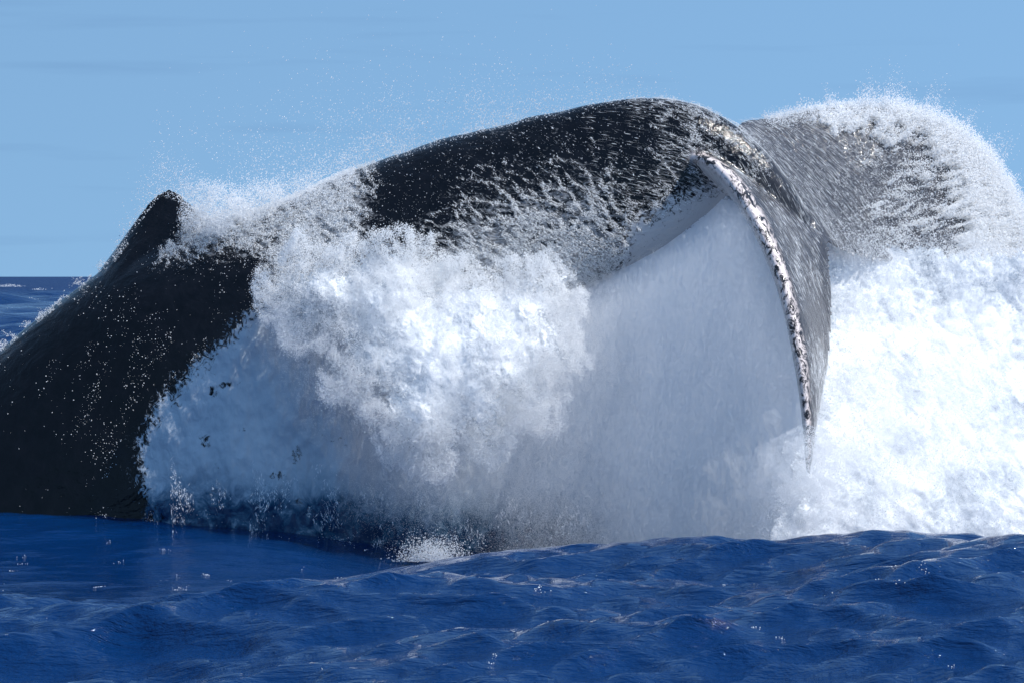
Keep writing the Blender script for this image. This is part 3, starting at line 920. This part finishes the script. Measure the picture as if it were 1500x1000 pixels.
# trails of beads down the black flank at the left
pts, rr = [], []
for k in range(46):
    tx, ty = 20 + 380 * RNG.random(), 400 + 260 * RNG.random()
    if tx < 190 - (ty - 400) * 0.3: tx += 60
    m = int(6 + RNG.exponential(16))
    t = RNG.random(m) ** 1.2
    pts.append(np.stack([tx - 22 * t + RNG.normal(0, 5, m), ty + (40 + 40 * RNG.random()) * t], -1))
    rr.append(0.0010 + 0.0034 * RNG.random(m) ** 3.5)
pts, rr = np.vstack(pts), np.concatenate(rr)
dep = bpy.context.evaluated_depsgraph_get()
from mathutils.bvhtree import BVHTree
tree = BVHTree.FromObject(whale, dep)
eye = Vector((0, 0, CAM_Z))
hit = []
for (a_, b_), r_ in zip(pts, rr):
    d_ = Vector(P(a_, b_, 25.0)) - eye
    h_ = tree.ray_cast(eye, d_.normalized())
    if h_[0] is not None: hit.append((*(h_[0] + h_[1] * 0.004), r_))
hit = np.array(hit)
drops("flank_beads", hit[:, :3], hit[:, 3], FOAM, "scattered bright beads of water on the black flank", "drops")

# burst where the near fluke's tip cuts the water
N = 260000
ax = 1172 + RNG.normal(0, 34, N); ay = 712 + RNG.normal(0, 52, N)
cl = fbm(np.stack([ax * 0.03, ay * 0.03, ax * 0 + 8], -1), 4, 0.6)
k = (RNG.random(N) < smooth(-0.3, 0.3, cl)) & (ay > 618 + 0.5 * np.abs(ax - 1180)) & (ay < 850)
q = P(ax, ay, 23.25 + RNG.normal(0, 0.1, N))[k]
drops("tip_splash", q, 0.0006 + 0.0016 * RNG.random(len(q)) ** 4, FOAM, "soft white burst where the fluke tip meets the water", "spray")

# sparkling clump on the water below the veil
N = 5000
ax = 632 + RNG.normal(0, 22, N); ay = 812 - np.abs(RNG.normal(0, 16, N)) + 10
q = P(ax, ay, 23.4 + RNG.normal(0, 0.1, N))
drops("base_froth", q, 0.0012 + 0.004 * RNG.random(N) ** 3, FOAM, "sparkling clump of froth on the water below the veil", "foam")

# whitecaps far off at the left, flecks of foam on the near water
def on_sea(x, y):
    c_ = np.full(len(x), 0.03)
    a_, b_, z_ = sea_surface(np.asarray(x, float), np.asarray(y, float), c_)
    return np.stack([a_, b_, z_], -1)
pts, rr = [], []
for px_, py_, wd_, n_ in ((14, 419, 20, 150), (58, 424, 14, 50), (34, 438, 22, 90), (8, 454, 12, 26)):
    Yc = CAM_Z * F / (py_ - 405) * 0.8
    sc_ = Yc / F
    x_ = (px_ - 750 + RNG.normal(0, wd_ * 0.5, n_)) * sc_
    y_ = Yc + RNG.normal(0, 0.5, n_)
    z_ = CAM_Z - (py_ - 405) * sc_ + (np.abs(RNG.normal(0, 1.6, n_)) - 1.0) * sc_
    pts.append(np.stack([x_, y_, z_], -1)); rr.append(sc_ * (0.15 + 0.35 * RNG.random(n_)))
drops("whitecaps", np.vstack(pts), np.concatenate(rr), FOAM, "small whitecaps breaking on the distant sea at the left", "whitecaps")
N = 26
x_ = RNG.uniform(-2.6, 2.6, N); y_ = RNG.uniform(13.2, 15.8, N)
pts, rr = [], []
for a_, b_ in zip(x_, y_):
    m = int(2 + RNG.exponential(4))
    pts.append(on_sea(a_ + RNG.normal(0, 0.012, m), b_ + RNG.normal(0, 0.02, m))); rr.append(0.0012 + 0.002 * RNG.random(m))
N = 34
x_ = RNG.uniform(-4.0, -1.0, N); y_ = RNG.uniform(19.5, 23.2, N)
for a_, b_ in zip(x_, y_):
    m = int(2 + RNG.exponential(4))
    pts.append(on_sea(a_ + RNG.normal(0, 0.02, m), b_ + RNG.normal(0, 0.04, m))); rr.append(0.0013 + 0.0022 * RNG.random(m))
drops("foam_flecks", np.vstack(pts), np.concatenate(rr), FOAM, "flecks of foam floating on the blue water", "foam")

# fine mist hanging under the tail
N = 3300000
ax = 480 + 730 * RNG.random(N); ay = 300 + 540 * RNG.random(N)
nb_ = fbm(np.stack([ax * 0.008, ay * 0.006, ax * 0 + 2], -1), 4, 0.6)
st_ = fbm(np.stack([(ax + ay * 0.35) * 0.035, ay * 0.006, ax * 0 + 5], -1), 4, 0.6)
sd_ = inside(VEILP, ax, ay)
zone = smooth(690, 830, ax + 60 * nb_) + 0.4 * smooth(480, 640, ax) * smooth(930, 800, ax) * smooth(430, 640, ay) * smooth(800, 720, ay)
k = RNG.random(N) < smooth(4, 70, sd_) * np.clip(zone, 0, 1) * (0.85 + 0.6 * nb_ + 0.5 * st_)
q = P(ax, ay, np.maximum(np.interp(ax, [480, 850, 1000, 1200], [23.95, 24.6, 24.6, 24.3]) - np.abs(RNG.normal(0, 0.6, N)), 23.0 + 0.1 * RNG.random(N)))[k]
drops("tail_mist", q, 0.0006 + 0.00065 * RNG.random(len(q)), FOAM, "fine white mist hanging in the air under the tail", "mist")

# strands of water raining through the mist
N = 5200
ax = 820 + 360 * RNG.random(N); ay = 330 + 470 * RNG.random(N)
k = (inside(VEILP, ax, ay) > 14) & (RNG.random(N) < smooth(-0.25, 0.3, fbm(np.stack([ax * 0.03, ay * 0.006, ax * 0 + 44], -1), 4, 0.6)))
q0 = P(ax, ay, np.interp(ax, [800, 1000, 1200], [24.3, 24.2, 24.2]) - 0.9 * RNG.random(N) ** 2)[k]
di = np.stack([0.22 + RNG.normal(0, 0.12, len(q0)), np.zeros(len(q0)), -np.ones(len(q0))], -1)
di /= np.linalg.norm(di, axis=1, keepdims=True)
q, r = chain(q0, 0, di, 0.02 + 0.16 * RNG.random(len(q0)) ** 2, 0.0006 + 0.0014 * RNG.random(len(q0)) ** 3, 17)
drops("rain_strands", q, r, FOAM, "thin strands of water raining through the mist under the tail", "spray")

# broken water along the line where the body and the sheet enter the sea
N = 9000
ax = -40 + 600 * RNG.random(N); ay = np.interp(ax, [-40, 200, 560], [752, 760, 806]) + RNG.normal(0, 5, N) - RNG.exponential(5, N)
k = RNG.random(N) < smooth(0.02, 0.3, fbm(np.stack([ax * 0.03, ay * 0.05, ax * 0 + 51], -1), 4, 0.65)) * smooth(60, 330, ax)
q = P(ax, ay, 23.75 + RNG.normal(0, 0.1, N))[k]
drops("waterline_froth", q, 0.0008 + 0.0028 * RNG.random(len(q)) ** 4, FOAM, "broken water along the line where the whale enters the sea", "foam")

# soft spray round the cascade, thinning outwards
N = 700000
ax = 380 + 520 * RNG.random(N); ay = 360 + 420 * RNG.random(N)
nb_ = fbm(np.stack([(ax + 0.5 * ay) * 0.016, ay * 0.007, ax * 0 + 12], -1), 5, 0.65)
sd_ = inside(CASC, ax, ay)
k = RNG.random(N) < np.clip(smooth(-110, 30, sd_) * (0.5 + 1.3 * nb_), 0, 1) * smooth(800, 700, ay)
q = P(ax, ay, np.interp(ay, [360, 660, 800], [23.7, 23.1, 23.1]) + RNG.normal(0, 0.08, N))[k]
drops("cascade_mist", q, 0.0006 + 0.0008 * RNG.random(len(q)) ** 2, FOAM, "soft spray hanging round the foam cascade", "mist")

# soft spray in front of the bright wall of water and up over the lower rim of the far fluke
N = 1500000
ax = 1190 + 420 * RNG.random(N); ay = 320 + 500 * RNG.random(N)
nb_ = fbm(np.stack([(ax - 0.6 * ay) * 0.012, (ay + 0.3 * ax) * 0.009, ax * 0 + 22], -1), 5, 0.65)
rim = smooth(335, 420, ay + 70 * nb_) * smooth(1205, 1250, ax + 30 * nb_ + smooth(540, 640, ay) * 40)
k = RNG.random(N) < np.clip(rim * (0.55 + 1.5 * nb_), 0, 1)
q = P(ax, ay, np.interp(ay, [320, 420, 820], [24.7, 24.6, 23.4]) + np.interp(ax, [1190, 1600], [0, 1.1]) * smooth(820, 420, ay) + RNG.normal(0, 0.1, N))[k]
drops("wall_spray", q, 0.0007 + 0.0012 * RNG.random(len(q)) ** 3, FOAM, "soft spray drifting in front of the bright wall of water", "spray")

# churned froth along the foot of the splash
N = 42000
ax = 560 + 640 * RNG.random(N); ay = 815 - RNG.exponential(16, N) + 14 * RNG.random(N)
cl = fbm(np.stack([ax * 0.02, ay * 0.03, ax * 0 + 31], -1), 4, 0.65)
k = RNG.random(N) < smooth(-0.1, 0.35, cl) * (0.3 + 0.7 * smooth(820, 1000, ax))
q = P(ax, ay, 23.5 + RNG.normal(0, 0.15, N))[k]
drops("foot_froth", q, 0.0008 + 0.003 * RNG.random(len(q)) ** 4, FOAM, "churned froth along the foot of the splash", "foam")
